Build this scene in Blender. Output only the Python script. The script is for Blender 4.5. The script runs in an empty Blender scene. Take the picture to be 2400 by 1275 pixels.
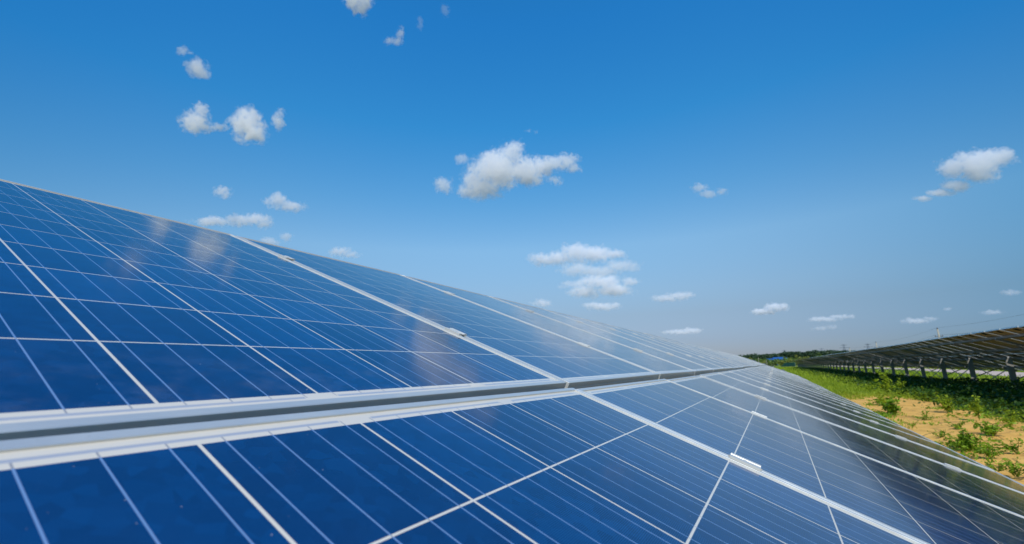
import bpy, bmesh, math, random
from mathutils import Vector, Matrix, noise
import numpy as np
R = math.radians
random.seed(7); rng = np.random.default_rng(7)
sc = bpy.context.scene
COL = sc.collection

# ------------------------------------------------------------------ camera, sky, sun, exposure
CAM = Vector((0, 0, 1.2))
AX = Matrix(((0.867526, -0.125936, -0.481184), (0.496859, 0.174656, 0.850075), (-0.023013, -0.976543, 0.214091)))
F = 1051.13                                     # focal length in pixels of a 2400 px wide picture
cd = bpy.data.cameras.new('camera'); cam = bpy.data.objects.new('camera', cd); COL.objects.link(cam); sc.camera = cam
cd.sensor_width = 36; cd.lens = F / 2400 * 36; cd.clip_start = .02; cd.clip_end = 60000
m = AX.copy()
for i in range(3): m[i][1] = -m[i][1]; m[i][2] = -m[i][2]
cam.matrix_world = Matrix.Translation(CAM) @ m.to_4x4()
cd.dof.use_dof = True; cd.dof.focus_distance = .95; cd.dof.aperture_fstop = 6.3

SUN_EL = R(46); SUN_AZ = R(150)                 # compass style: 0 = +Y (along the rows), 90 = +X (down the slope)
w = bpy.data.worlds.new('World'); sc.world = w; w.use_nodes = True
nt = w.node_tree; nt.nodes.clear()
sky = nt.nodes.new('ShaderNodeTexSky'); sky.sky_type = 'NISHITA'; sky.sun_disc = False
sky.sun_elevation = SUN_EL; sky.sun_rotation = SUN_AZ; sky.air_density = 1.0; sky.dust_density = .4; sky.ozone_density = 3.0; sky.altitude = 0
tc = nt.nodes.new('ShaderNodeTexCoord'); sx = nt.nodes.new('ShaderNodeSeparateXYZ'); nt.links.new(tc.outputs['Generated'], sx.inputs[0])
cr = nt.nodes.new('ShaderNodeValToRGB'); cr.color_ramp.interpolation = 'B_SPLINE' if False else 'EASE'; cr.color_ramp.interpolation = 'LINEAR'
TINT = [(0, .33, .37, .57), (.05, .40, .43, .60), (.11, .55, .56, .63), (.16, .68, .74, .78), (.26, .86, 1.07, 1.08), (.36, .58, 1.11, 1.26), (.50, .27, 1.15, 1.52), (.66, .18, 1.14, 1.72), (1, .13, 1.05, 1.62)]
el = cr.color_ramp.elements
while len(el) < len(TINT): el.new(.5)
for e_, t_ in zip(el, TINT): e_.position = t_[0]; e_.color = (t_[1] / 2, t_[2] / 2, t_[3] / 2, 1)
for e_, t_ in zip(el, TINT): e_.position = t_[0]
nt.links.new(sx.outputs[2], cr.inputs[0])
vm = nt.nodes.new('ShaderNodeVectorMath'); vm.operation = 'MULTIPLY'; vs_ = nt.nodes.new('ShaderNodeVectorMath'); vs_.operation = 'SCALE'; vs_.inputs['Scale'].default_value = 2
bg = nt.nodes.new('ShaderNodeBackground'); bg.inputs['Strength'].default_value = .13
wo = nt.nodes.new('ShaderNodeOutputWorld')
nt.links.new(sky.outputs[0], vm.inputs[0]); nt.links.new(cr.outputs[0], vm.inputs[1]); nt.links.new(vm.outputs[0], vs_.inputs[0])
# the sky is deepest to the sides, a quarter turn from the sun, and palest opposite it
hx = nt.nodes.new('ShaderNodeVectorMath'); hx.operation = 'MULTIPLY'; hx.inputs[1].default_value = (1, 1, 0); nt.links.new(tc.outputs['Generated'], hx.inputs[0])
hn = nt.nodes.new('ShaderNodeVectorMath'); hn.operation = 'NORMALIZE'; nt.links.new(hx.outputs[0], hn.inputs[0])
hd = nt.nodes.new('ShaderNodeVectorMath'); hd.operation = 'DOT_PRODUCT'; hd.inputs[1].default_value = (-math.sin(SUN_AZ), -math.cos(SUN_AZ), 0); nt.links.new(hn.outputs[0], hd.inputs[0])
hr = nt.nodes.new('ShaderNodeMapRange'); hr.interpolation_type = 'SMOOTHSTEP'; hr.inputs[1].default_value = .42; hr.inputs[2].default_value = .96; nt.links.new(hd.outputs['Value'], hr.inputs[0])
hm = nt.nodes.new('ShaderNodeMix'); hm.data_type = 'RGBA'; hm.inputs[6].default_value = (.42, .76, .88, 1); hm.inputs[7].default_value = (1.02, 1.02, 1.0, 1); nt.links.new(hr.outputs[0], hm.inputs[0])
hv = nt.nodes.new('ShaderNodeVectorMath'); hv.operation = 'MULTIPLY'; nt.links.new(vs_.outputs[0], hv.inputs[0]); nt.links.new(hm.outputs[2], hv.inputs[1])
nt.links.new(hv.outputs[0], bg.inputs[0]); nt.links.new(bg.outputs[0], wo.inputs[0])
sd = bpy.data.lights.new('sun', 'SUN'); sd.energy = 4.1; sd.angle = R(.53); sd.color = (1, .945, .86)
sun = bpy.data.objects.new('sun', sd); COL.objects.link(sun)
SUN = Vector((math.sin(SUN_AZ) * math.cos(SUN_EL), math.cos(SUN_AZ) * math.cos(SUN_EL), math.sin(SUN_EL)))
sun.rotation_euler = (-SUN).to_track_quat('-Z', 'Y').to_euler()
sc.view_settings.view_transform = 'Standard'; sc.view_settings.look = 'None'; sc.view_settings.exposure = 0; sc.view_settings.gamma = 1
sc.cycles.volume_bounces = 6; sc.cycles.max_bounces = 10; sc.cycles.volume_max_steps = 256

def ray(x, y):
    "direction of a pixel of the 2400 px wide photograph"
    return AX @ Vector(((x - 1200) / F, (y - 637.5) / F, 1))
def gpt(x, y, z=0):
    d = ray(x, y); return CAM + d * ((z - CAM.z) / d.z)
def at_dist(x, y, D):
    "point seen at a pixel, D metres away measured over the ground"
    d = ray(x, y); return CAM + d * (D / math.hypot(d.x, d.y))

# ------------------------------------------------------------------ helpers
def tag(o, label=None, cat=None, group=None, kind=None):
    if label: o['label'] = label
    if cat: o['category'] = cat
    if group: o['group'] = group
    if kind: o['kind'] = kind
    return o
def empty(name, loc=(0, 0, 0)):
    o = bpy.data.objects.new(name, None); COL.objects.link(o); o.location = loc; o.empty_display_size = .1; return o
def link(name, me, parent=None):
    o = bpy.data.objects.new(name, me); COL.objects.link(o)
    if parent: o.parent = parent
    return o
class MB:
    def __init__(s): s.v = []; s.f = []; s.mi = []
    def add(s, vs, fs, mi=0):
        b = len(s.v); s.v += [tuple(p) for p in vs]; s.f += [tuple(b + i for i in f) for f in fs]; s.mi += [mi] * len(fs)
    def box(s, c, size, M=None, mi=0, bev=0):
        hx, hy, hz = [k / 2 for k in size]; c = Vector(c)
        if bev <= 0:
            vs = [Vector((x * hx, y * hy, z * hz)) for z in (-1, 1) for x, y in ((-1, -1), (1, -1), (1, 1), (-1, 1))]
            fs = [(3, 2, 1, 0), (4, 5, 6, 7), (0, 1, 5, 4), (1, 2, 6, 5), (2, 3, 7, 6), (3, 0, 4, 7)]
        else:
            bm = bmesh.new(); bmesh.ops.create_cube(bm, size=1)
            for v in bm.verts: v.co = Vector((v.co.x * size[0], v.co.y * size[1], v.co.z * size[2]))
            bmesh.ops.bevel(bm, geom=bm.edges[:], offset=bev, segments=1, affect='EDGES')
            vs = [v.co.copy() for v in bm.verts]; fs = [[v.index for v in f.verts] for f in bm.faces]; bm.free()
        s.add([c + (M @ v if M else v) for v in vs], fs, mi)
    def bar(s, a, b, wd, ht, up=Vector((0, 0, 1)), mi=0):
        a = Vector(a); b = Vector(b); d = (b - a); L = d.length; d.normalize()
        x = d.cross(up).normalized(); z = x.cross(d)
        M = Matrix((x, d, z)).transposed()
        s.box((a + b) / 2, (wd, L, ht), M, mi)
    def prism(s, prof, a, b, up=Vector((0, 0, 1)), mi=0):
        "profile (x across, z up) swept from a to b"
        a = Vector(a); b = Vector(b); d = (b - a).normalized(); x = d.cross(up).normalized(); z = x.cross(d); n = len(prof)
        vs = [p + x * px + z * pz for p in (a, b) for px, pz in prof]
        s.add(vs, [(i, (i + 1) % n, n + (i + 1) % n, n + i) for i in range(n)] + [tuple(range(n))[::-1], tuple(range(n, 2 * n))], mi)
    def tube(s, pts, rs, n=8, mi=0):
        pts = [Vector(p) for p in pts]; vs = []; fs = []
        for i, p in enumerate(pts):
            d = (pts[min(i + 1, len(pts) - 1)] - pts[max(i - 1, 0)]).normalized()
            u = d.cross(Vector((0, 0, 1)) if abs(d.z) < .9 else Vector((1, 0, 0))).normalized(); v = d.cross(u)
            for k in range(n):
                t = 2 * math.pi * k / n; vs.append(p + (u * math.cos(t) + v * math.sin(t)) * rs[i])
        for i in range(len(pts) - 1):
            for k in range(n): fs.append((i * n + k, i * n + (k + 1) % n, (i + 1) * n + (k + 1) % n, (i + 1) * n + k))
        fs.append(tuple(range(n))[::-1]); fs.append(tuple(range((len(pts) - 1) * n, len(pts) * n)))
        s.add(vs, fs, mi)
    def mesh(s, name, mats, smooth=False):
        me = bpy.data.meshes.new(name); me.from_pydata(s.v, [], s.f)
        for m_ in (mats if isinstance(mats, (list, tuple)) else [mats]): me.materials.append(m_)
        if any(s.mi): me.polygons.foreach_set('material_index', s.mi)
        if smooth: me.polygons.foreach_set('use_smooth', [True] * len(me.polygons))
        me.update(); return me
    def build(s, name, mats, parent=None, smooth=False):
        return link(name, s.mesh(name, mats, smooth), parent)

# ------------------------------------------------------------------ materials
def mat(name):
    m_ = bpy.data.materials.new(name); m_.use_nodes = True
    t = m_.node_tree; return m_, t, t.nodes['Principled BSDF']
class N:
    "tiny node-graph helper"
    def __init__(s, t): s.t = t
    def new(s, k, **kw):
        n = s.t.nodes.new(k)
        for a, b in kw.items(): setattr(n, a, b)
        return n
    def put(s, sock, v):
        if isinstance(v, bpy.types.NodeSocket): s.t.links.new(v, sock)
        else: sock.default_value = v
    def math(s, op, *a, clamp=False):
        n = s.new('ShaderNodeMath', operation=op, use_clamp=clamp)
        for i, v in enumerate(a): s.put(n.inputs[i], v)
        return n.outputs[0]
    def mix(s, f, a, b, blend='MIX'):
        n = s.new('ShaderNodeMix', data_type='RGBA', blend_type=blend); s.put(n.inputs[0], f); s.put(n.inputs[6], a); s.put(n.inputs[7], b); return n.outputs[2]
    def ramp(s, v, lo, hi, a=0., b=1., smooth=True):
        n = s.new('ShaderNodeMapRange', interpolation_type='SMOOTHSTEP' if smooth else 'LINEAR')
        for i, q in enumerate((v, lo, hi, a, b)): s.put(n.inputs[i], q)
        return n.outputs[0]
    def noise(s, vec, scale, detail=4, rough=.55, dist=0.):
        n = s.new('ShaderNodeTexNoise'); s.put(n.inputs['Vector'], vec); n.inputs['Scale'].default_value = scale
        n.inputs['Detail'].default_value = detail; n.inputs['Roughness'].default_value = rough; n.inputs['Distortion'].default_value = dist; return n.outputs['Fac']
    def coord(s, k='Object'): return s.new('ShaderNodeTexCoord').outputs[k]
    def xyz(s, v):
        n = s.new('ShaderNodeSeparateXYZ'); s.put(n.inputs[0], v); return n.outputs
    def bump(s, h, strength, dist, p):
        n = s.new('ShaderNodeBump'); n.inputs['Strength'].default_value = strength; n.inputs['Distance'].default_value = dist; s.put(n.inputs['Height'], h); s.put(p.inputs['Normal'], n.outputs[0])
def plain(name, c, rough=.6, metal=0, var=.15, scale=3., spec=.5, bump=0):
    m_, t, p = mat(name); n = N(t); v = n.noise(n.coord(), scale, 5)
    lo = tuple(k * (1 - var) for k in c) + (1,); hi = tuple(min(1, k * (1 + var)) for k in c) + (1,)
    n.put(p.inputs['Base Color'], n.mix(n.ramp(v, .3, .7), lo, hi)); p.inputs['Roughness'].default_value = rough; p.inputs['Metallic'].default_value = metal
    p.inputs['Specular IOR Level'].default_value = spec
    if bump: n.bump(v, .5, bump, p)
    return m_

CP = .159                                        # cell pitch
def cell_material(rough=.1):
    m_, t, p = mat('photovoltaic_cells'); n = N(t); M_ = n.math; co = n.coord()
    x, y, z = n.xyz(co)
    oi = n.new('ShaderNodeObjectInfo').outputs['Random']
    u = M_('ADD', M_('DIVIDE', x, CP), 3.); v = M_('ADD', M_('DIVIDE', y, CP), 5.)
    fu = M_('FRACT', u); fv = M_('FRACT', v)
    def edge(f): return M_('MULTIPLY', M_('MINIMUM', f, M_('SUBTRACT', 1., f)), CP)
    def line(d, hw): return n.ramp(d, hw, hw + .0002, 1., 0., False)
    inside = M_('MULTIPLY', M_('LESS_THAN', M_('ABSOLUTE', x), 3 * CP), M_('LESS_THAN', M_('ABSOLUTE', y), 5 * CP))
    gap = M_('MAXIMUM', line(edge(fu), .0014), line(edge(fv), .0012))
    cell = M_('MULTIPLY', inside, M_('SUBTRACT', 1., gap))
    fb = M_('FRACT', M_('MULTIPLY', u, 4.))
    bus = line(M_('MULTIPLY', M_('ABSOLUTE', M_('SUBTRACT', fb, .5)), CP / 4), .0006)
    inx = M_('LESS_THAN', M_('ABSOLUTE', x), 3 * CP)
    ay = M_('ABSOLUTE', y)
    bus = M_('MULTIPLY', M_('MULTIPLY', bus, inx), M_('LESS_THAN', ay, 5 * CP + .009))
    # collecting ribbons in the end margins
    fr = M_('FRACT', M_('ADD', M_('DIVIDE', x, 2 * CP), .5))
    seg = M_('MULTIPLY', M_('GREATER_THAN', fr, .07), M_('LESS_THAN', fr, .93))
    rib = M_('MULTIPLY', M_('MULTIPLY', M_('GREATER_THAN', ay, 5 * CP + .006), M_('LESS_THAN', ay, 5 * CP + .0105)), M_('MULTIPLY', seg, inx))
    # silicon grains, one tone per cell, fine silver fingers
    vor = n.new('ShaderNodeTexVoronoi'); n.put(vor.inputs['Vector'], co); vor.inputs['Scale'].default_value = 75
    gr = n.xyz(vor.outputs['Color'])[0]
    cid = n.new('ShaderNodeCombineXYZ'); n.put(cid.inputs[0], M_('FLOOR', u)); n.put(cid.inputs[1], M_('FLOOR', v)); n.put(cid.inputs[2], M_('MULTIPLY', oi, 37.))
    wn = n.new('ShaderNodeTexWhiteNoise'); n.put(wn.inputs['Vector'], cid.outputs[0]); cr = wn.outputs['Value']
    sm = n.noise(co, 9., 4, .6)
    tone = M_('ADD', M_('ADD', M_('MULTIPLY', gr, .26), M_('MULTIPLY', cr, .34)), M_('MULTIPLY', sm, .42))
    blue = n.mix(n.ramp(tone, .2, .95), (.0003, .021, .086, 1), (.0006, .043, .155, 1))
    fing = M_('MULTIPLY', line(M_('MULTIPLY', M_('ABSOLUTE', M_('SUBTRACT', M_('FRACT', M_('MULTIPLY', y, 500.)), .5)), .002), .00012), cell)
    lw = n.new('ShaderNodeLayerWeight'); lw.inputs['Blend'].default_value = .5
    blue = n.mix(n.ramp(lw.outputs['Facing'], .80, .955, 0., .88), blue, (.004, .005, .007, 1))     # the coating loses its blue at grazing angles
    c = n.mix(M_('MULTIPLY', fing, .16), blue, (.06, .22, .45, 1))
    c = n.mix(cell, (.60, .55, .46, 1), c)
    buscol = n.mix(cell, (.28, .28, .29, 1), (.14, .24, .42, 1))
    c = n.mix(bus, c, buscol)
    c = n.mix(rib, c, (.34, .36, .40, 1))
    dust = n.ramp(n.noise(co, 2.2, 6, .65), .35, .8, .0, .010)
    low = n.math('MULTIPLY', n.ramp(y, -.79, -.60, 1., 0.), n.ramp(n.noise(co, 18., 5, .7), .42, .75, 0., .05))
    dust = M_('ADD', dust, low)
    spk = n.ramp(n.noise(co, 260., 1, .5), .795, .83, 0., .35)
    c = n.mix(M_('ADD', dust, spk), c, (.55, .52, .47, 1))
    n.put(p.inputs['Base Color'], c)
    n.put(p.inputs['Roughness'], n.ramp(n.noise(co, 6., 4), .3, .75, rough, rough + .05))
    p.inputs['IOR'].default_value = 1.5
    return m_
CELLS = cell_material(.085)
def alu(name, base=.68, rough=.36, metal=.55, streak=60):
    m_, t, p = mat(name); n = N(t); co = n.coord()
    mp = n.new('ShaderNodeMapping'); n.put(mp.inputs[0], co); mp.inputs['Scale'].default_value = (1, 1, 1)
    a = n.noise(mp.outputs[0], 14., 6, .65); b = n.noise(co, 120., 3, .6)
    c = n.mix(n.ramp(a, .35, .75), (base * .93, base * .925, base * .86, 1), (base, base * .985, base * .90, 1))
    c = n.mix(n.ramp(b, .66, .78, 0, .35), c, (.42, .38, .30, 1))
    n.put(p.inputs['Base Color'], c); n.put(p.inputs['Roughness'], n.ramp(a, .3, .8, rough - .05, rough + .1)); p.inputs['Metallic'].default_value = metal
    n.bump(b, .15, .0004, p)
    return m_
ALU = alu('anodised_aluminium')
CLAMP = alu('milled_aluminium', .58, .48, .35)
BACK = plain('panel_backsheet', (.62, .46, .24), .6, var=.12, scale=4)
STEEL = alu('galvanised_steel', .30, .5, .35)
BLACK = plain('black_plastic', (.02, .02, .02), .4)

# ------------------------------------------------------------------ our array
TH = R(22.5); PITCH = 1.023; PW = 1.004; PL = 1.652; GAP = .0184
PM = Matrix(((0, -math.cos(TH), math.sin(TH)), (1, 0, 0), (0, math.sin(TH), math.cos(TH))))      # panel axes (along, up-slope, normal) in the world
ORG = Vector((-0.42639, 1.02536, 1.16373))
def frame_mesh(W, L):
    prof = [(0, -.040), (0, -.0145), (.0007, -.0140), (.0007, -.0130), (0, -.0125), (0, -.0010), (.0010, 0), (.0110, 0), (.0118, -.0008), (.0118, -.0034),
            (.0020, -.0100), (.0020, -.0385), (.0260, -.0385), (.0260, -.040)]
    v = []; f = []; n = len(prof)
    for cx, cy in ((-1, -1), (1, -1), (1, 1), (-1, 1)):
        for o, z in prof: v.append((cx * (W / 2 - o), cy * (L / 2 - o), z))
    for k in range(4):
        a, b = k * n, ((k + 1) % 4) * n
        for i in range(n): j = (i + 1) % n; f.append((a + i, b + i, b + j, a + j))
    me = bpy.data.meshes.new('frame'); me.from_pydata(v, [], f); me.materials.append(ALU); me.update(); return me
FRAME = frame_mesh(PW, PL)
def laminate_mesh():
    b = MB(); x, y = PW / 2 - .0108, PL / 2 - .0108; z0, z1 = -.0085, -.0025
    b.add([(-x, -y, z1), (x, -y, z1), (x, y, z1), (-x, y, z1)], [(0, 1, 2, 3)], 0)
    b.add([(-x, -y, z0), (x, -y, z0), (x, y, z0), (-x, y, z0)], [(3, 2, 1, 0)], 1)
    b.v += []; b.add([(-x, -y, z1), (x, -y, z1), (x, y, z1), (-x, y, z1), (-x, -y, z0), (x, -y, z0), (x, y, z0), (-x, y, z0)],
          [(0, 4, 5, 1), (1, 5, 6, 2), (2, 6, 7, 3), (3, 7, 4, 0)], 1)
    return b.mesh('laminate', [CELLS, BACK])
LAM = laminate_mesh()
jb = MB(); jb.box((0, PL / 2 - .16, -.020), (.12, .11, .022), bev=.004)
jb.tube([(-.04, PL / 2 - .2, -.02), (-.06, PL / 2 - .35, -.03), (-.2, PL / 2 - .45, -.034), (-.42, PL / 2 - .42, -.03)], [.003] * 4, 6)
jb.tube([(.04, PL / 2 - .2, -.02), (.07, PL / 2 - .33, -.032), (.22, PL / 2 - .43, -.034), (.44, PL / 2 - .46, -.03)], [.003] * 4, 6)
JBOX = jb.mesh('junction_box', BLACK)

def sag(s):                                     # the far end of the table follows the falling ground
    return -.011 * max(0, s - 30) + (.006 * math.sin(s * .9) * min(1, (s - 4) / 4) if s > 4 else 0)
ORD = 'first second third fourth fifth sixth seventh eighth ninth tenth eleventh twelfth'.split()
def put_panel(parts, P, jit, name='solar_panel'):
    t = empty(name, P)
    e = Matrix.Rotation(jit[0], 3, 'X') @ Matrix.Rotation(jit[1], 3, 'Y') @ Matrix.Rotation(jit[2], 3, 'Z')
    t.rotation_euler = (PM @ e).to_euler()
    for nm, me in parts: link(nm, me, t)
    return t
def low_off(s):
    "how the lower row drifts away from the upper one near the camera: (gap, drop)"
    m_ = max(-1.2, min(1.2, s)); return .01004 + .00705 * m_, -.00591 - .00732 * m_
def own_panel(k, row):
    s = (k - .5) * PITCH
    j = [random.gauss(0, .0012), random.gauss(0, .0015), random.gauss(0, .0003)]
    if k == 0: j = [0, 0, 0]
    if k == 1: j = [.0002, -.003, 0]
    if k == 2: j = [-.0005, .002, 0]
    if row == 'upper': P = Vector((s, .0085 + PL / 2, .0025))
    else:
        g, d = low_off(s); P = Vector((s, -g - PL / 2, .0025 + d + .00313 * PL / 2)); j[0] -= .00313
        if k < 2: j[1] += .0073; j[2] -= .0052; P.x -= .0030
        if k == 1: j[1] = .002; j[2] = -.003
    P = ORG + PM @ P
    P.z += sag(s)
    t = put_panel((('frame', FRAME), ('laminate', LAM)), P, j)
    side = 'upper' if row == 'upper' else 'lower'
    if k < 0: lab = f'blue solar panel of the near {side} row, past the left edge of photo'
    elif k == 0: lab = f'largest blue solar panel of the {side} row, nearest, cut off by the left edge'
    elif k <= 11: lab = f'blue solar panel of the near array, {ORD[k]} from left in its {side} row'
    else: lab = f'small bluish grey solar panel at the far end of the near array\'s {side} row'
    tag(t, lab, 'solar panel', f'far panels of the near {side} row' if k > 11 else f'panels of the near {side} row')
NOWN = 54
for k in range(-1, NOWN):
    own_panel(k, 'upper'); own_panel(k, 'lower')

# clamps between neighbouring panels
cl = MB()
prof = [(-.024, .0005), (.0, .0005), (.024, .0005), (.024, .0050), (.0080, .0050), (.0065, .0022), (-.0065, .0022), (-.0080, .0050), (-.024, .0050)]
prof = [(-.0185, .0004), (.0185, .0004), (.0185, .0048), (.0065, .0048), (.0055, .0034), (-.0055, .0034), (-.0065, .0048), (-.0185, .0048)]
cl.prism(prof, (0, -.027, 0), (0, .027, 0))
cl.prism([(-.0105, -.030), (-.0085, -.030), (-.0085, .0003), (-.0105, .0003)], (0, -.030, 0), (0, .030, 0))
cl.prism([(.0085, -.030), (.0105, -.030), (.0105, .0003), (.0085, .0003)], (0, -.030, 0), (0, .030, 0))
CLM = cl.mesh('bracket', CLAMP)
bo = MB()
bo.tube([(0, 0, .0030), (0, 0, .0041)], [.0040, .0040], 12); bo.tube([(0, 0, .0041), (0, 0, .0046)], [.0040, .0032], 12)
BOLT = bo.mesh('bolt', CLAMP)
for k in range(0, 30):
    for row, sgn in (('upper', 1), ('lower', -1)):
        for q, d in ((0, .375), (1, 1.25 if sgn > 0 else 1.215)):
            s = k * PITCH; P = ORG + PM @ Vector((s + random.uniform(-.001, .001), sgn * (d + random.uniform(-.01, .01)), .0027 + (0 if sgn > 0 else low_off(s)[1] + .00313 * d))); P.z += sag(s)
            t = empty('clamp', P); t.rotation_euler = (PM @ Matrix.Rotation(random.gauss(0, .01), 3, 'Z')).to_euler()
            link('bracket', CLM, t); link('bolt', BOLT, t)
            where = f'{"lower" if q == (0 if sgn > 0 else 1) else "upper"} clamp'
            if k < 8: lab = f'silver {where} on the {ORD[k]} seam from the left of the near {row} row'
            else: lab = f'tiny silver clamp on a far seam of the near {row} row'
            tag(t, lab, 'clamp', f'far clamps of the near {row} row' if k >= 8 else 'clamps on the near array')

# ------------------------------------------------------------------ racks
def rise(s): return .0016 * max(0, s - 16)       # the far table climbs a little with the ground
def rack(org, s0, s1, ground, posts, label, lift=0):
    "steel rack below a table: org is the joint line on the panel plane"
    root = empty('mounting_rack', (org.x, org.y + s0, ground)); base = Vector(root.location)
    tag(root, label, 'mounting rack')
    def P(s, t, n): return org + PM @ Vector((s, t, n)) - base
    for d in (1.25, .375, -.375, -1.215):
        b = MB(); b.prism([(-.030, -.04), (.030, -.04), (.030, .04), (-.030, .04)], P(s0, d, -.0825) + Vector((0, 0, rise(org.y + s0) * lift)), P(s1, d, -.0825) + Vector((0, 0, rise(org.y + s1) * lift)), PM @ Vector((0, 0, 1)))
        b.build('purlin', STEEL, root)
    s = s0 + posts[0]; k = 0; pm = {}; prev = None
    while s < s1:
        top = P(s, 0, -.19) + Vector((0, 0, rise(org.y + s) * lift)); foot = Vector((top.x, top.y, -.25))
        if 'post' not in pm:
            b = MB(); h = top.z - foot.z + .0
            b.prism([(-.085, -.085), (.085, -.085), (.085, -.065), (-.065, -.065), (-.065, .085), (-.085, .085)], (0, 0, 0), (0, 0, h), Vector((0, 1, 0)))
            pm['post'] = b.mesh('post', STEEL)
            b = MB(); a0 = P(s, -1.4, -.155) - top; a1 = P(s, 1.4, -.155) - top
            b.bar(a0, a1, .05, .06, PM @ Vector((0, 0, 1))); pm['rafter'] = b.mesh('rafter', STEEL)
            b = MB(); b.bar(Vector((0, .05, -.75)), P(s, -.95, -.18) - top + Vector((0, .05, 0)), .035, .035)
            b.bar(Vector((0, .05, -.45)), P(s, .95, -.18) - top + Vector((0, .05, 0)), .035, .035); pm['strut'] = b.mesh('strut', STEEL)
            b = MB(); b.box((0, 0, .0), (.19, .17, .09), bev=.02); pm['post_cap'] = b.mesh('post_cap', STEEL)
        if k < 100:
            for nm in ('post', 'rafter', 'strut', 'post_cap'):
                if nm != 'post' and k > 40: continue
                o = link(nm, pm[nm], root); o.location = foot if nm == 'post' else top
                if nm == 'post_cap' : pass
            if prev and k < 30:
                b = MB(); x0 = top.x
                b.bar((x0 + .09, prev[1] + .1, .15), (x0 + .09, top.y - .1, .95), .012, .03); b.bar((x0 + .12, prev[1] + .1, .95), (x0 + .12, top.y - .1, .15), .012, .03)
                b.build('cross_brace', STEEL, root)
        prev = top.copy(); s += posts[1]; k += 1
    return root
rack(ORG, -2.2, NOWN * PITCH, 0, (1.0, 4.116), 'steel rack hidden beneath the near array of panels')
A2 = Vector((7.06, 0, 1.375))                     # joint line of the array across the grass
JO = A2 - PM @ Vector((0, 0, 0))
rack(A2 + Vector((0, -3.0, 0)), 0, 188, 0, (-.1 + 3.6, 3.6), 'galvanised posts and rails carrying the panel array across the grass', 1)

def far_panel(k, row):
    s = -3.0 + (k + .5) * 1.075; tt = (.02 + PL / 2) * (1 if row == 'upper' else -1)
    P = A2 + Vector((0, s, 0)) + PM @ Vector((0, tt, 0)) + Vector((0, 0, .008 * math.sin(k * .35) + rise(s)))
    j = [random.gauss(0, .002), random.gauss(0, .003), 0]
    parts = [('frame', FRAME), ('laminate', LAM)] + ([('junction_box', JBOX)] if 16 < k < 44 else [])
    t = put_panel(parts, P, j)
    k -= 18
    if k < 0: lab = f'dark backed panel past the right edge of the photo, {row} row of the far array'
    elif k < 12: lab = f'dark backed solar panel, {ORD[k]} from the right edge, {row} row of far array'
    else: lab = f'dark solar panel seen from behind, {row} row of the far array'
    tag(t, lab, 'solar panel', f'more distant panels of the far array, {row} row' if k >= 12 else f'panels of the far array, {row} row')
NFAR = 93
for k in range(NFAR):
    far_panel(k, 'upper'); far_panel(k, 'lower')
b = MB()
for k in range(NFAR, 178):
    for sg in (1, -1):
        c = A2 + Vector((0, -3.0 + (k + .5) * 1.075, rise(-3.0 + k * 1.075))) + PM @ Vector((0, sg * (.02 + PL / 2), -.02))
        b.box(c, (1.0, PL, .035), PM)
b.build('distant_panels', BACK); o = bpy.context.scene.objects['distant_panels']
tag(o, 'thin dark end of the far array running to the horizon', 'solar panels', kind='stuff')

# ------------------------------------------------------------------ ground
def gmask(x, y):
    "0 bare sand .. 1 grown over"
    n1 = noise.fractal(Vector((x * .55, y * .22, 3.1)), 1., 2., 4); n2 = noise.noise(Vector((x * 2.1, y * .8, 9.)))
    v = -.34 + .8 * n1 + .3 * n2
    v += 1.35 * min(1, max(0, (x - 3.5) / 1.)) + 1.2 * min(1, max(0, (y - 15.5) / 8))
    return v
gm, t, p = mat('soil_and_grass'); n = N(t); co = n.coord()
x, y, z = n.xyz(co)
fine = n.noise(co, 30., 6, .7); med = n.noise(co, 2.3, 5, .6); big = n.noise(co, .06, 5, .6)
sand = n.mix(n.ramp(med, .3, .7), (.56, .30, .065, 1), (.80, .46, .115, 1))
sand = n.mix(n.ramp(fine, .35, .75), sand, (.68, .40, .11, 1))
vor = n.new('ShaderNodeTexVoronoi', feature='DISTANCE_TO_EDGE'); n.put(vor.inputs['Vector'], co); vor.inputs['Scale'].default_value = 1.6
crack = n.ramp(vor.outputs[0], .0, .035, 1., 0.)
sand = n.mix(n.math('MULTIPLY', crack, .45), sand, (.17, .11, .05, 1))
grass = n.mix(n.ramp(n.noise(co, 1.1, 6, .7), .3, .7), (.070, .13, .008, 1), (.17, .23, .018, 1))
grass = n.mix(n.ramp(big, .45, .7), grass, (.22, .23, .04, 1))
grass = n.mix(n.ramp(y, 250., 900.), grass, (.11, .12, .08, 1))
g = n.math('ADD', n.math('MULTIPLY', n.math('SUBTRACT', n.noise(co, .9, 5, .65), .5), 1.3),
           n.math('ADD', n.ramp(x, 3.4, 4.6, -.25, 1.), n.ramp(y, 16., 27., 0., 1.2)))
n.put(p.inputs['Base Color'], n.mix(n.ramp(g, .25, .5), sand, grass)); p.inputs['Roughness'].default_value = .95; p.inputs['Specular IOR Level'].default_value = .1
n.bump(n.math('ADD', n.math('MULTIPLY', fine, .35), n.math('ADD', med, n.math('MULTIPLY', crack, -.4))), .7, .05, p)
b = MB()
xs = [-4000, -600, -80, -10] + [-2 + .25 * i for i in range(45)] + [12, 20, 60, 200, 900, 4000]
ys = [-4000, -400, -40, -6] + [-1 + .35 * i for i in range(110)] + [45, 60, 90, 150, 300, 700, 1500, 4000, 9000]
vs = [(x_, y_, .05 * noise.noise(Vector((x_ * .8, y_ * .5, 0))) + .02 * noise.noise(Vector((x_ * 3, y_ * 2.4, 5))) if -6 < x_ < 12 and -6 < y_ < 45 else 0) for y_ in ys for x_ in xs]
nx = len(xs)
b.add(vs, [(j * nx + i, j * nx + i + 1, (j + 1) * nx + i + 1, (j + 1) * nx + i) for j in range(len(ys) - 1) for i in range(nx - 1)])
tag(b.build('ground', gm, smooth=True), kind='structure')
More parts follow.
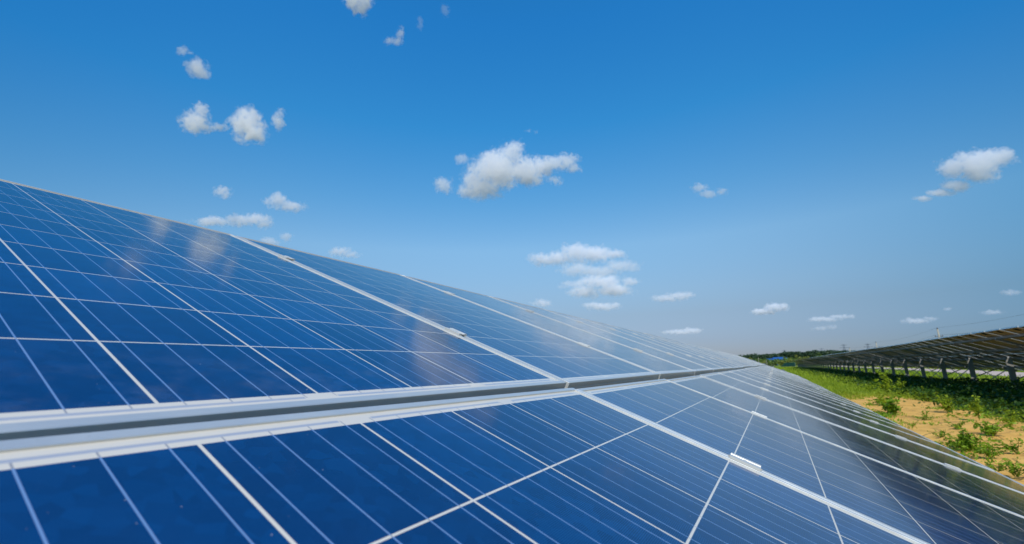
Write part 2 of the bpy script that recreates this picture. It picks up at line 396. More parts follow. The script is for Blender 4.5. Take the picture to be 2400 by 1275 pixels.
rd = MB(); road = [(11.6, 16), (12.2, 24), (12.9, 32), (13.9, 44), (15.2, 62), (16.2, 90), (17, 150), (18, 260)]
pts = [(a, s_, a + 3.1 + .01 * s_) for a, s_ in road]
rd.add([v for a, s_, c in pts for v in ((a, s_, .012), (c, s_, .012))], [(2 * i, 2 * i + 1, 2 * i + 3, 2 * i + 2) for i in range(len(pts) - 1)])
tag(rd.build('dirt_road', plain('pale_road', (.50, .39, .32), .95, var=.12, scale=.8, spec=.1)), kind='structure')

# ------------------------------------------------------------------ plants
def leafmat(name, a, b_, sc_=1.5, trans=.3):
    m_, t, p = mat(name); n = N(t); co = n.coord()
    v = n.noise(co, sc_, 4, .6); v2 = n.noise(co, sc_ * 9, 2, .6)
    c = n.mix(n.ramp(n.math('ADD', n.math('MULTIPLY', v, .6), n.math('MULTIPLY', v2, .4)), .35, .65), a + (1,), b_ + (1,))
    n.put(p.inputs['Base Color'], c); p.inputs['Roughness'].default_value = .55; p.inputs['Specular IOR Level'].default_value = .25
    tr = n.new('ShaderNodeBsdfTranslucent'); n.put(tr.inputs[0], c); ms = n.new('ShaderNodeMixShader'); ms.inputs[0].default_value = trans
    t.links.new(p.outputs[0], ms.inputs[1]); t.links.new(tr.outputs[0], ms.inputs[2]); t.links.new(ms.outputs[0], t.nodes['Material Output'].inputs[0])
    return m_
LEAF = leafmat('weed_leaf', (.10, .20, .006), (.26, .40, .020), 3.)
GRASS = leafmat('grass_blade', (.15, .24, .006), (.38, .46, .025), 1.2)
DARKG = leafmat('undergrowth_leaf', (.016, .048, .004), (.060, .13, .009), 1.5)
FAR1 = leafmat('far_foliage', (.022, .045, .018), (.045, .085, .028), .12, .2)
FAR2 = leafmat('bush_foliage', (.17, .20, .03), (.34, .34, .08), .3, .25)
FAR3 = leafmat('green_foliage', (.07, .12, .02), (.15, .21, .035), .3, .25)
BARK = plain('bark', (.12, .09, .06), .9)

def blades(pos, h, w_, lean, seg=2, seed=1):
    "many grass blades as one mesh: arrays of positions, heights"
    r = np.random.default_rng(seed); n_ = len(pos); a = r.uniform(0, 2 * np.pi, n_); d = np.stack([np.cos(a), np.sin(a), 0 * a], 1)
    s_ = np.stack([-np.sin(a), np.cos(a), 0 * a], 1); l = (lean * r.uniform(.2, 1.2, n_) * h)[:, None]
    P0 = pos - s_ * w_[:, None] / 2; P1 = pos + s_ * w_[:, None] / 2
    mid = pos + d * l * .35; mid[:, 2] += h * .6; M0 = mid - s_ * w_[:, None] * .36; M1 = mid + s_ * w_[:, None] * .36
    tip = pos + d * l; tip[:, 2] += h
    V = np.stack([P0, P1, M1, M0, tip], 1).reshape(-1, 3); b0 = np.arange(n_)[:, None] * 5
    return V, (b0 + np.array([0, 1, 2, 3])), (b0 + np.array([3, 2, 4]))
def leafcloud(cs, size, seed=1, n_up=.3):
    "leaf quads at centres cs with sizes"
    r = np.random.default_rng(seed); n_ = len(cs); d = r.normal(0, 1, (n_, 3)); d[:, 2] *= .6; d /= np.linalg.norm(d, axis=1)[:, None]
    u = r.normal(0, 1, (n_, 3)); u -= (u * d).sum(1)[:, None] * d; u /= np.linalg.norm(u, axis=1)[:, None]
    s_ = (size * r.uniform(.6, 1.4, n_))[:, None]
    V = np.stack([cs - d * s_, cs + u * s_ * .45, cs + d * s_, cs - u * s_ * .45], 1).reshape(-1, 3)
    return V, np.arange(n_ * 4).reshape(-1, 4), np.zeros((0, 3), int)
def fastmesh(name, V, quads, tris, m_):
    me = bpy.data.meshes.new(name); nq, nt_ = len(quads), len(tris)
    me.vertices.add(len(V)); me.vertices.foreach_set('co', V.astype(np.float32).ravel())
    me.loops.add(nq * 4 + nt_ * 3); me.loops.foreach_set('vertex_index', np.concatenate([quads.ravel(), tris.ravel()]).astype(np.int32))
    me.polygons.add(nq + nt_)
    me.polygons.foreach_set('loop_start', np.concatenate([np.arange(nq) * 4, nq * 4 + np.arange(nt_) * 3]).astype(np.int32))
    me.materials.append(m_); me.update(calc_edges=True); me.validate(); return me
def scatter(n_, fn, xr, yr, near):
    out = []; 
    while len(out) < n_:
        y_ = yr[0] + (yr[1] - yr[0]) * random.random() ** near; x_ = random.uniform(*xr)
        if fn(x_, y_): out.append((x_, y_))
    return np.array(out)
# grass tufts: clusters of blades where the ground is grown over
def tufts(n_t, per, fn, xr, yr, near, hr, wr, lean, seed, spread=.07):
    c = scatter(n_t, fn, xr, yr, near); r = np.random.default_rng(seed)
    P = np.repeat(c, per, 0); sz = np.repeat(r.uniform(.5, 1.3, n_t), per)
    dist = np.maximum(1, P[:, 1] / 18)
    P = P + r.normal(0, spread, P.shape) * (sz * np.sqrt(dist))[:, None]; P3 = np.concatenate([P, np.zeros((len(P), 1))], 1)
    h = r.uniform(hr[0], hr[1], len(P)) * sz * (1 + .0 * dist); w_ = r.uniform(wr[0], wr[1], len(P)) * dist ** .8
    return blades(P3, h, w_, lean, seed=seed)
V, q, tr = tufts(18000, 10, lambda x, y: gmask(x, y) > .33 + random.uniform(-.12, .12), (1.2, 12.3), (3, 42), 1.2, (.04, .16), (.006, .012), .7, 3)
tag(link('grass', fastmesh('grass', V, q, tr, GRASS)), 'low yellowish green grass growing in tufts on the sandy soil', 'grass', kind='stuff')
cc = []; ss = []
while len(cc) < 9000:
    x_ = random.uniform(1.2, 4.2); y_ = random.uniform(2, 17)
    if noise.fractal(Vector((x_ * .9, y_ * .5, 7)), 1., 2., 4) < .2 + random.uniform(-.1, .1): continue
    for i in range(6): cc.append((x_ + random.gauss(0, .06), y_ + random.gauss(0, .09), abs(random.gauss(0, .03)) + .004)); ss.append(random.uniform(.008, .022) * (1 + y_ / 20))
V, q, tr = leafcloud(np.array(cc), np.array(ss), 11)
tag(link('ground_weeds', fastmesh('ground_weeds', V, q, tr, LEAF)), 'low creeping weeds in patches on the orange sand', 'ground weeds', kind='stuff')
V, q, tr = tufts(9000, 7, lambda x, y: x < 12.6 or x > 19.5, (1.0, 26), (36, 170), 1.3, (.10, .30), (.012, .02), .6, 5, .2)
tag(link('meadow', fastmesh('meadow', V, q, tr, GRASS)), 'bright green meadow grass stretching away beside the array', 'grass', kind='stuff')

# undergrowth below and in front of the far array
cc = []; ss = []
for _ in range(6000):
    y_ = 1 + 115 * random.random() ** 1.5; x_ = random.uniform(3.9, 8.2)
    edge_ = 3.9 + .7 * noise.noise(Vector((y_ * .35, 2, 0))) + .25 * noise.noise(Vector((y_ * 1.4, 5, 0)))
    if x_ < edge_: continue
    hh = (.16 + .22 * max(0, noise.noise(Vector((x_ * .8, y_ * .35, 1)))) + (.16 if x_ > 5 else 0)) * (1.15 if y_ < 30 else .8)
    if x_ > 7.3: hh *= .4
    if y_ < 16: hh *= 1.6
    R0 = .22 * (1 + y_ / 50)
    for i in range(14):
        cc.append((x_ + random.gauss(0, R0), y_ + random.gauss(0, R0), abs(random.uniform(.02, hh)))); ss.append(.035 * (1 + y_ / 40))
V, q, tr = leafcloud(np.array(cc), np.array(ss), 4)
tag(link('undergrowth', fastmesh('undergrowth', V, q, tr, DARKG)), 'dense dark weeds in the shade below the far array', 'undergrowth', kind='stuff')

def weed(px, py, hpx, spread, stems, lab, m_=LEAF, tall=False, leaf=.03, group='leafy weeds beside the near array'):
    g_ = gpt(px, py); D = (g_ - CAM).length; mpp = D / F * .72
    h = hpx * mpp
    root = empty('weed', (g_.x, g_.y, 0)); tag(root, lab, 'weed', group)
    st = MB(); cs = []; sz = []
    for i in range(stems):
        a = random.uniform(0, 2 * math.pi); rr = spread * hpx * mpp * random.uniform(.1, 1.3); hh = h * random.uniform(.3, .9)
        tip = Vector((math.cos(a) * rr, math.sin(a) * rr, hh)); mid = tip * .5 + Vector((0, 0, hh * .12)) + Vector((random.gauss(0, .01), random.gauss(0, .01), 0))
        st.tube([(0, 0, 0), mid, tip], [.004, .003, .0015], 5)
        nl = 16 if not tall else 34
        for k in range(nl):
            f_ = random.uniform(.2, 1); q_ = tip * f_ if f_ > .5 else mid * (f_ * 2)
            s_ = h * (.13 if not tall else .09) * (1.2 - .5 * f_)
            cs.append((q_.x + random.gauss(0, s_ * .7), q_.y + random.gauss(0, s_ * .7), max(.01, q_.z + random.gauss(0, s_ * .4)))); sz.append(leaf * (h / .35) * (1.1 if not tall else .7))
    st.build('stem', m_, root)
    V, q, tr = leafcloud(np.array(cs), np.array(sz), random.randrange(999))
    link('foliage', fastmesh('foliage', V, q, tr, m_), root)
weed(2268, 1056, 52, .75, 22, 'largest bushy green weed in the middle of the bare sand')
weed(2322, 1074, 34, .8, 14, 'low green weed right beside the largest weed on the sand')
weed(2330, 1022, 46, .7, 16, 'round green weed on the sand behind the largest weed')
weed(2246, 1008, 30, .9, 10, 'small sprawling weed up the sand from the largest weed')
weed(2205, 1025, 18, 1.4, 8, 'thin creeping weed at the near edge of the bare sand')
weed(2172, 985, 26, 1.4, 10, 'flat patchy weed beside the panel edge on bare sand')
weed(2100, 972, 50, .6, 18, 'leafy weed patch where the sand begins beside the array')
weed(2068, 950, 40, .8, 14, 'bright green weed left of the first sand patch', GRASS)
weed(2085, 925, 66, .3, 7, 'tall slender weed standing up in the grass', GRASS, True)
weed(2108, 918, 40, .3, 6, 'second tall slender weed, behind the tallest one', GRASS, True)
weed(2222, 968, 52, .35, 8, 'yellowish green weed with upright stems at the edge of shade', GRASS, True)
weed(2296, 985, 60, .22, 6, 'tall pale spiky weed before the dark undergrowth', GRASS, True)
weed(2365, 1000, 40, .5, 9, 'spiky weed in front of the shade near the right edge', GRASS, True)
weed(2165, 935, 34, .6, 9, 'upright green weed in the grass before the array posts', GRASS, True)
weed(2385, 1065, 40, .6, 9, 'sparse green weed on the sand at the right edge')
weed(2340, 1105, 34, .9, 7, 'thin dark weed on sand close to the panel corner')
weed(2385, 1118, 50, .5, 7, 'straggly weed in the lower right corner beside the panels')
weed(2250, 1048, 22, 1.2, 7, 'small weed close under the panel edge, left of the largest weed')
weed(2140, 1000, 18, 1.2, 6, 'tiny weed touching the panel edge on the sand')
weed(2040, 918, 26, .8, 9, 'leafy clump in the grass beside the panel edge', GRASS)
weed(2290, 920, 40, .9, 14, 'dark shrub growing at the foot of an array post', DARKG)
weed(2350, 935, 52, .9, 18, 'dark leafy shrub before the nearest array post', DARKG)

# ------------------------------------------------------------------ far trees, sheds, poles, pylons
def crown(c, rx, rz, n_, size, seed):
    r = np.random.default_rng(seed); k = max(3, int(n_ / 90)); cen = r.normal(0, .42, (k, 3)); rad = r.uniform(.35, .6, k)
    i = r.integers(0, k, n_); d = r.normal(0, 1, (n_, 3)); d /= np.linalg.norm(d, axis=1)[:, None]
    P = cen[i] + d * (rad[i] * r.uniform(.6, 1.05, n_))[:, None]
    P = np.array(c) + P * np.array([rx, rx, rz]); return leafcloud(P, np.full(n_, size), seed)
def tree(px, top, base, wpx, D, name, lab, m_, cat='tree', group='trees on the plain', n_=420):
    tp = at_dist(px, top, D); mp = D / F * .72; H = max(1.5, tp.z); rx = max(1., wpx * mp / 2)
    root = empty(name, (tp.x, tp.y, 0)); tag(root, lab, cat, group)
    st = MB(); st.tube([(0, 0, -.2), (.1, 0, H * .35), (0, .1, H * .7)], [H * .03, H * .022, H * .01], 6)
    for q in range(3):
        a = q * 2.1 + px; st.tube([(0, 0, H * .3), (math.cos(a) * rx * .5, math.sin(a) * rx * .5, H * .65)], [H * .014, H * .006], 5)
    st.build('trunk', BARK, root)
    lo = H * .18 if cat == 'tree' else 0
    V, q_, tr = crown((0, 0, (H + lo) / 2), rx, (H - lo) / 2 / .9, n_, rx * .16, int(px)); link('crown', fastmesh('crown', V, q_, tr, m_), root)
tl = [(1747, 838, 24, 330, FAR3), (1760, 841, 20, 250, FAR2), (1768, 840, 16, 300, FAR3), (1786, 845, 20, 210, FAR2), (1800, 846, 16, 260, FAR3), (1812, 848, 20, 200, FAR3),
      (1829, 845, 22, 190, FAR2), (1846, 842, 16, 240, FAR2), (1858, 841, 18, 260, FAR3), (1866, 835, 18, 320, FAR2), (1880, 834, 20, 330, FAR2), (1893, 836, 18, 300, FAR2), (1842, 834, 18, 420, FAR3), (1905, 836, 16, 380, FAR3), (1922, 834, 18, 400, FAR3)]
for i, (px, top, wpx, D, m_) in enumerate(tl):
    col = 'yellowish green' if m_ is FAR2 else 'mid green'
    tree(px, top, 0, wpx, D, 'far_tree', f'{col} rounded tree on the plain, {ORD[i] if i < 12 else ["thirteenth", "fourteenth", "fifteenth"][i - 12]} in left to right order of listing' if False else
         ['green tree just beyond the top edge of the near array', 'yellowish bush on the plain at the end of the near array', 'small green tree beside the thin pale post', 'low yellow bush just past the tip of the array',
          'small tree left of the blue roofed sheds', 'green bush below the white walled shed', 'round yellow green bush below the blue roofs', 'small yellow bush right of the round bush',
          'green tree above the far tip of the far array', 'tall yellowish tree left of the pale pair', 'broad pale yellow green tree before the dark woods', 'yellowish tree next to the far array\'s top edge',
          'green tree behind the blue shed roof', 'green tree rising right of the pale trees', 'rightmost green tree before the dark woods'][i], m_)
# the dark wood on the rise behind
cs = []; sz = []
prof_ = [(1650, 836), (1740, 835), (1752, 833), (1765, 831), (1780, 834), (1795, 832), (1812, 829), (1825, 831), (1840, 826), (1855, 827), (1870, 827), (1885, 828), (1895, 825), (1915, 824), (1930, 825), (1945, 823), (1990, 824), (2030, 824), (2080, 826), (2200, 828), (2420, 826)]
for i in range(len(prof_) - 1):
    (x0, y0), (x1, y1) = prof_[i], prof_[i + 1]
    for k in range(int((x1 - x0) * 1.3) + 1):
        f_ = random.random(); px = x0 + (x1 - x0) * f_; D = random.uniform(640, 760)
        tp = at_dist(px, y0 + (y1 - y0) * f_ + random.uniform(-3.2, 3.), D); H = tp.z; rr = random.uniform(3, 6)
        for q in range(46):
            d = Vector((random.gauss(0, 1), random.gauss(0, 1), random.gauss(0, 1))).normalized() * random.uniform(.7, 1)
            cs.append((tp.x + d.x * rr, tp.y + d.y * rr, max(.5, H * .72 + d.z * H * .30))); sz.append(1.3)
        for q in range(14):
            cs.append((tp.x + random.gauss(0, rr), tp.y + random.gauss(0, rr), random.uniform(0, H * .55))); sz.append(1.8)
V, q, tr = leafcloud(np.array(cs), np.array(sz), 8)
tag(link('far_woods', fastmesh('far_woods', V, q, tr, FAR1)), 'dark wooded rise along the horizon', 'woods', kind='stuff')
# hedge-like field growth between the bushes and the wood
cs = []; sz = []
for k in range(2600):
    px = random.uniform(1690, 2200); D = random.uniform(380, 560); p_ = at_dist(px, 846, D)
    H = 4.5 + 3 * noise.noise(Vector((px * .05, D * .02, 0)))
    for q in range(6): cs.append((p_.x + random.gauss(0, 3), p_.y + random.gauss(0, 3), random.uniform(0, max(1, H)))); sz.append(1.2)
V, q, tr = leafcloud(np.array(cs), np.array(sz), 9)
tag(link('scrub', fastmesh('scrub', V, q, tr, FAR3)), 'green scrub in front of the dark woods', 'scrub', kind='stuff')

BLUE = plain('blue_sheet_roof', (.015, .085, .27), .5); WHITE = plain('white_wall', (.72, .72, .70), .7); WALLG = plain('grey_wall', (.25, .27, .28), .8)
def shed(px, D, W, dpt, ze, zr, lab, wall, rot=0.):
    g_ = at_dist(px, 845, D); root = empty('shed', (g_.x, g_.y, 0)); root.rotation_euler = (0, 0, rot); tag(root, lab, 'shed')
    b = MB(); b.box((0, 0, ze / 2), (W, dpt, ze)); b.add([(-W / 2, -dpt / 2, ze), (-W / 2, dpt / 2, ze), (-W / 2, 0, zr - .15)], [(0, 1, 2)]); b.add([(W / 2, -dpt / 2, ze), (W / 2, dpt / 2, ze), (W / 2, 0, zr - .15)], [(2, 1, 0)])
    b.build('wall', wall, root)
    b = MB(); n_ = Vector((0, 0, 1))
    for sg in (-1, 1): b.bar((0, sg * (dpt / 2 + .5), ze - .1), (0, 0, zr), W + 1., .15)
    b.build('roof', BLUE, root)
    b = MB(); b.box((-W * .25, -dpt / 2 - .03, 1.2), (1.6, .06, 2.4)); b.build('door', WALLG, root)
    b = MB(); b.box((W * .22, -dpt / 2 - .03, ze - 1.2), (1.8, .06, .9)); b.build('window', BLACK, root)
shed(1809, 420, 6., 8., 4.6, 5.6, 'shed with a blue roof and white front wall on the plain', WHITE)
shed(1827, 430, 9., 10., 4.6, 6.6, 'wider shed with a steep blue roof beside the white one', BLUE, .35)
# green screen fence at the end of the far array
b = MB(); f0 = at_dist(1832, 856, 235); f1 = at_dist(1864, 856, 215)
GN = plain('green_netting', (.01, .14, .08), .7); root = empty('screen_fence', (f0.x, f0.y, 0)); tag(root, 'low dark green screen fence beyond the far array tip', 'fence')
d = Vector((f1.x - f0.x, f1.y - f0.y, 0)); b.bar((0, 0, .85), (d.x, d.y, .95), .03, 1.5); b.build('netting', GN, root)
for i in range(6):
    b = MB(); q = d * i / 5; b.box((q.x, q.y - .06, .9), (.07, .07, 1.8)); b.build('post', STEEL, root)

CONC = plain('concrete_pole', (.34, .31, .23), .8); INS = plain('insulator', (.10, .09, .09), .4)
def upole(px, top, D, lab, arm=1.5, lean=0.):
    tp = at_dist(px, top, D); H = tp.z; root = empty('utility_pole', (tp.x, tp.y, 0)); root.rotation_euler = (0, lean, 0); tag(root, lab, 'utility pole', 'poles of the power line')
    b = MB(); b.tube([(0, 0, -.3), (0, 0, H)], [.26, .16], 10); b.build('pole', CONC, root, True)
    b = MB(); b.box((0, 0, H - 2.0), (arm, .14, .16)); b.build('crossarm', INS, root)
    for q in (-arm * .45, arm * .45): b = MB(); b.tube([(q, 0, H - 1.95), (q, 0, H - 1.6)], [.09, .05], 8); b.build('insulator', INS, root)
    b = MB(); b.tube([(0, 0, H), (0, 0, H + .35)], [.20, .12], 8); b.build('insulator', INS, root)
    return Vector((tp.x, tp.y, H)), arm
P1, ar = upole(2197, 771, 164, 'nearest pale utility pole with a crossarm above the far array', 1.6)
P2, _ = upole(2053, 803, 240, 'second utility pole, smaller, above the far array', 1.6)
P3, _ = upole(1991, 816, 300, 'smallest, most distant utility pole beside the lattice pylons', 1.6)
P0 = P1 + (P1 - P2) * 1.1; P0.z = P1.z
root = empty('utility_pole', (P0.x, P0.y, 0)); tag(root, 'utility pole outside the right edge that holds the wires', 'utility pole', 'poles of the power line')
b = MB(); b.tube([(0, 0, -.3), (0, 0, P0.z)], [.26, .16], 10); b.build('pole', CONC, root, True)
b = MB(); b.box((0, 0, P0.z - 2.0), (1.6, .14, .16)); b.build('crossarm', INS, root)
for i, (ox, oz) in enumerate(((-.72, -1.6), (.72, -1.6), (0, .35))):
    b = MB()
    for A, B in ((P0, P1), (P1, P2), (P2, P3)):
        pts = []
        for k in range(13):
            f_ = k / 12; q = A.lerp(B, f_) + Vector((ox, 0, oz - 4 * .9 * f_ * (1 - f_))); pts.append(q)
        b.tube(pts, [.016] * 13, 4)
    o = b.build('power_line', INS); tag(o, ['left lower wire of the power line between the poles', 'right lower wire of the power line between the poles', 'top wire of the power line between the poles'][i], 'wire', 'wires of the power line')
PY = plain('pylon_steel', (.16, .19, .22), .6)
def pylon(px, top, D, lab, sc_=1.):
    tp = at_dist(px, top, D); H = tp.z; root = empty('lattice_pylon', (tp.x, tp.y, 0)); tag(root, lab, 'pylon', 'lattice pylons on the horizon')
    b = MB(); wb = H * .1; wt = H * .02; th = .4
    lv = [0, .2, .38, .53, .66, .78, .89, 1]
    def c(i, k): f_ = lv[i]; w_ = wb + (wt - wb) * f_; return Vector(((-1, 1, 1, -1)[k] * w_, (-1, -1, 1, 1)[k] * w_, f_ * H))
    for i in range(len(lv) - 1):
        for k in range(4):
            b.bar(c(i, k), c(i + 1, k), th, th, Vector((0, 1, 0))); b.bar(c(i, k), c(i + 1, (k + 1) % 4), th * .7, th * .7, Vector((.3, 1, .1)))
    b.build('tower', PY, root)
    for f_, L in ((.66, .30), (.80, .38), (.94, .26)):
        b = MB()
        for sg in (-1, 1): b.bar((0, 0, H * f_), (sg * H * L * .55, 0, H * (f_ + .015)), .5, .6); b.bar((0, 0, H * (f_ + .05)), (sg * H * L * .55, 0, H * (f_ + .015)), .35, .35)
        b.build('crossarm', PY, root)
pylon(1977, 807, 1100, 'lattice pylon above the dark woods, left of the small pole')
pylon(2033, 805, 1100, 'rightmost lattice pylon on the horizon, beside the second pole')
pylon(1925, 816, 1500, 'faint small lattice pylon above the middle of the woods')
pylon(1838, 820, 1600, 'leftmost faint lattice pylon above the woods')
for px, top, D, lab in ((1777, 838, 70, 'thin pale post beyond the tip of the near array'), (1796, 844, 75, 'shorter thin post right of the pale one')):
    tp = at_dist(px, top, D); b = MB(); b.tube([(0, 0, -.2), (0, 0, tp.z)], [.04, .035], 8); o = b.build('post', CONC); o.location = (tp.x, tp.y, 0); tag(o, lab, 'post')

# ------------------------------------------------------------------ clouds
def cloud_mat(name, K, fr, wisp, off, blobs, warp):
    "vapour: density falls off from the middle of each puff, frayed by noise"
    m_ = bpy.data.materials.new(name); m_.use_nodes = True; t = m_.node_tree; t.nodes.clear(); n = N(t)
    out = n.new('ShaderNodeOutputMaterial'); vol = n.new('ShaderNodeVolumePrincipled'); vol.inputs['Color'].default_value = (1, 1, 1, 1); vol.inputs['Anisotropy'].default_value = -.38
    co = n.coord()
    mp = n.new('ShaderNodeMapping'); n.put(mp.inputs[0], co); mp.inputs['Location'].default_value = (off, off * 2.3, off * .7)
    big = n.noise(mp.outputs[0], fr * .42, 3, .5); f1 = n.noise(mp.outputs[0], fr * 1.2, 9, .66, .5)
    wv = n.new('ShaderNodeTexNoise'); n.put(wv.inputs['Vector'], mp.outputs[0]); wv.inputs['Scale'].default_value = fr * .8; wv.inputs['Detail'].default_value = 4
    wo_ = n.new('ShaderNodeVectorMath', operation='MULTIPLY_ADD'); n.put(wo_.inputs[0], wv.outputs['Color']); wo_.inputs[1].default_value = (warp,) * 3
    wa = n.new('ShaderNodeVectorMath', operation='SUBTRACT'); n.put(wo_.inputs[2], co); n.put(wa.inputs[0], wo_.outputs[0]); wa.inputs[1].default_value = (warp / 2,) * 3; co = wa.outputs[0]
    best = None
    for c, Bi in blobs:
        sb = n.new('ShaderNodeVectorMath', operation='SUBTRACT'); n.put(sb.inputs[0], co); sb.inputs[1].default_value = c
        cb = n.new('ShaderNodeCombineXYZ')
        for i in range(3):
            dt = n.new('ShaderNodeVectorMath', operation='DOT_PRODUCT'); n.put(dt.inputs[0], sb.outputs[0]); dt.inputs[1].default_value = Bi[i]; n.put(cb.inputs[i], dt.outputs['Value'])
        ln = n.new('ShaderNodeVectorMath', operation='LENGTH'); n.put(ln.inputs[0], cb.outputs[0])
        best = ln.outputs['Value'] if best is None else n.math('SMOOTH_MIN', best, ln.outputs['Value'], .25)
    at = n.math('DIVIDE', n.math('SUBTRACT', n.math('ADD', 1.2, n.math('MULTIPLY', n.math('SUBTRACT', big, .5), 1.5)), best), 1.0, clamp=True)
    v = n.math('ADD', n.math('MULTIPLY', at, 1.25), n.math('MULTIPLY', n.math('SUBTRACT', f1, .5), 4.2 + wisp))
    v = n.math('MULTIPLY', n.ramp(v, .22 + wisp * .25, 1.05, 0., K), n.ramp(at, 0., .12))
    n.put(vol.inputs['Density'], v); t.links.new(vol.outputs[0], out.inputs['Volume'])
    m_.cycles.volume_sampling = 'MULTIPLE_IMPORTANCE'; m_.cycles.volume_step_rate = VSTEP; return m_
VSTEP = .30
_ico = bmesh.new(); bmesh.ops.create_icosphere(_ico, subdivisions=2, radius=1); ICV = [v.co.copy() for v in _ico.verts]; _ico.free()
def cloud(lab, D, blobs, dens=1., wisp=0., group='small white clouds'):
    "blobs: (x, y, rx, ry) in photograph pixels; real size follows from the distance D"
    cx = sum(b_[0] for b_ in blobs) / len(blobs); cy = sum(b_[1] for b_ in blobs) / len(blobs)
    u0 = ray(cx, cy); L0 = u0.length; C0 = CAM + u0 * (D / L0); S = D / L0 / F        # S: metres per pixel
    bm = bmesh.new(); rmin = min(min(b_[2], b_[3]) for b_ in blobs); bl = []
    for bi, (x, y, rx, ry) in enumerate(blobs):
        dx = (ray(x + 1, y) - ray(x, y)) * D / L0; dy = (ray(x, y + 1) - ray(x, y)) * D / L0; dn = ray(x, y).normalized()
        c = CAM + ray(x, y) * D / L0 + dn * random.uniform(-.4, .4) * ry * S; rd_ = (rx + ry) / 2 * S
        B = Matrix((dx * rx / S, dy * ry / S, dn * rd_ / S)).transposed(); cl_ = (c - C0) / S
        bl.append((tuple(cl_), [tuple(r_) for r_ in B.inverted()]))
        for q in ICV: bm.verts.new(cl_ + B @ (q * 1.8))
    r_ = bmesh.ops.convex_hull(bm, input=bm.verts[:])
    bmesh.ops.delete(bm, geom=[v for v in bm.verts if not v.link_faces], context='VERTS')
    bmesh.ops.recalc_face_normals(bm, faces=bm.faces[:])
    me = bpy.data.meshes.new('cloud'); bm.to_mesh(me); bm.free()
    o = link('cloud', me); o.location = C0; o.scale = (S, S, S)
    me.materials.append(cloud_mat('cloud_vapour', dens * (.058 if D < 6500 else .11) / S, .055 if rmin > 12 else .10, wisp, cx, bl, rmin * 1.6))
    tag(o, lab, 'cloud', group); return o
cloud('large white cloud in the middle of the sky, ragged to the right', 2600,
      [(1165, 400, 62, 42), (1200, 362, 30, 34), (1130, 440, 45, 28), (1225, 398, 50, 30), (1150, 375, 28, 26), (1270, 390, 40, 24), (1300, 382, 34, 18), (1328, 376, 30, 16), (1345, 392, 18, 12), (1110, 420, 30, 28), (1100, 450, 26, 18), (1240, 422, 36, 16)], 1.)
cloud('small cloud puff left of the large middle cloud', 2600, [(1040, 434, 22, 19), (1034, 428, 16, 12)], .8)
cloud('little cloud scrap above left of the large middle cloud', 2600, [(1080, 376, 17, 16)], .6, .2)
cloud('little cloud scrap below right of the large middle cloud', 2600, [(1300, 423, 20, 12)], .7, .1)
cloud('tiny faint cloud dots above the large middle cloud', 2600, [(1237, 306, 8, 5), (1257, 309, 7, 5)], .4, .2)
cloud('round bright cloud, the biggest at upper left', 2000, [(580, 290, 44, 40), (592, 305, 40, 32), (565, 270, 24, 22), (605, 318, 26, 20)], 1.)
cloud('hooked cloud left of the round bright cloud', 2000, [(458, 285, 36, 28), (470, 255, 20, 18), (480, 300, 24, 16), (515, 298, 22, 10)], .9)
cloud('upright narrow cloud right of the round bright cloud', 2000, [(656, 285, 17, 26), (658, 268, 14, 14)], .8, .1)
cloud('small tattered cloud high at the left', 1900, [(462, 160, 30, 25), (475, 172, 20, 14)], .7, .15)
cloud('tiny wedge of cloud above the small tattered one', 1900, [(430, 118, 18, 12), (444, 124, 14, 5)], .6, .15)
cloud('white cloud cut off by the top edge', 1800, [(842, -4, 40, 26), (848, 14, 24, 22)], .9)
cloud('thin hooked wisp at the top, right of the cut off cloud', 1800, [(924, 96, 24, 11), (938, 78, 10, 18)], .6, .25)
cloud('faint vertical wisp near the top edge', 1800, [(985, 55, 8, 18), (1042, 22, 12, 16)], .22, .3)
cloud('small oval cloud above the near array at left', 3500, [(520, 448, 22, 14), (528, 455, 18, 11)], .9)
cloud('bumpy white cloud above the near array\'s edge', 3500, [(650, 470, 26, 18), (680, 484, 34, 14), (632, 472, 18, 12)], .9)
cloud('long low cloud just over the top edge of the panels', 3500, [(500, 518, 48, 12), (560, 516, 40, 14), (600, 514, 36, 14), (620, 524, 24, 12)], .85)
cloud('small cloud scraps touching the panels\' top edge', 3800, [(632, 566, 24, 11), (672, 555, 18, 10)], .7, .1)
cloud('small white cloud alone over the second top seam', 4500, [(795, 590, 26, 12), (820, 598, 26, 9)], .9)
cloud('broad white cloud with a flat base above the array', 5000, [(1275, 608, 36, 15), (1310, 606, 40, 17), (1350, 592, 36, 24), (1395, 595, 46, 19), (1440, 594, 30, 12)], 1.)
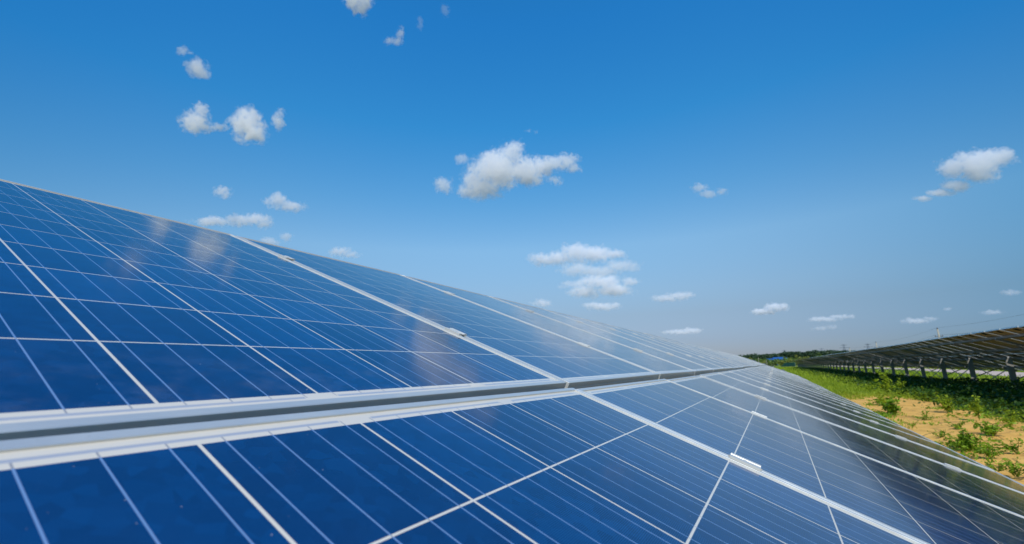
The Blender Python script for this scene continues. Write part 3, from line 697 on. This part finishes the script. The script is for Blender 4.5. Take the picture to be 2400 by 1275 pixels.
cloud('thin cloud layer right below the broad white cloud', 4900, [(1455, 622, 44, 13), (1480, 630, 26, 8), (1400, 636, 50, 14), (1350, 632, 40, 16)], .5, -.2)
cloud('double cloud bank under the thin layer', 4500, [(1410, 660, 52, 16), (1440, 680, 44, 15), (1370, 684, 38, 15), (1475, 660, 22, 10)], .9, -.2)
cloud('faint cloud scrap left of the double bank', 4500, [(1340, 666, 32, 9), (1320, 672, 16, 7)], .4, .1)
cloud('thin flat strip of cloud at the bottom of the stack', 4000, [(1412, 719, 36, 9), (1385, 716, 22, 7), (1440, 716, 14, 6)], 1.)
cloud('small white cloud resting on the panels\' edge', 6000, [(1270, 711, 24, 9)], .9)
cloud('small cloud with a domed top right of the stack', 6000, [(1560, 700, 34, 8), (1590, 694, 30, 11), (1612, 691, 18, 7)], .95)
cloud('small flat based cloud above the horizon woods', 7000, [(1795, 730, 34, 8), (1815, 721, 30, 11), (1832, 719, 16, 8)], .95)
cloud('torn zigzag wisp in the right half of the sky', 3200, [(1640, 440, 24, 10), (1660, 455, 28, 9), (1690, 448, 18, 9)], .6, .2)
cloud('big smooth white cloud at the right with a tapering tail', 2800, [(2335, 368, 46, 20), (2355, 360, 26, 14), (2285, 382, 58, 30), (2235, 394, 36, 24), (2295, 408, 44, 20), (2240, 436, 36, 13), (2205, 452, 34, 10), (2165, 466, 24, 7)], 1., -.5)
cloud('low cloud streak above the far end of the near array', 7000, [(1590, 778, 40, 6), (1620, 775, 26, 8)], .6)
cloud('faint pinkish cloud streak low at the right', 8000, [(1930, 748, 40, 6), (1975, 742, 32, 6)], .5)
cloud('short pinkish streak under the longer one', 8000, [(1925, 769, 24, 5), (1945, 766, 18, 6)], .45)
cloud('faint pinkish cloud over the utility pole', 8000, [(2150, 752, 42, 7), (2180, 746, 22, 5)], .35)
cloud('tiny pink cloud dot right of the utility pole', 8000, [(2222, 724, 12, 4)], .4)
cloud('pink cloud streak at the right edge', 8000, [(2370, 685, 30, 7), (2330, 732, 30, 6)], .3)
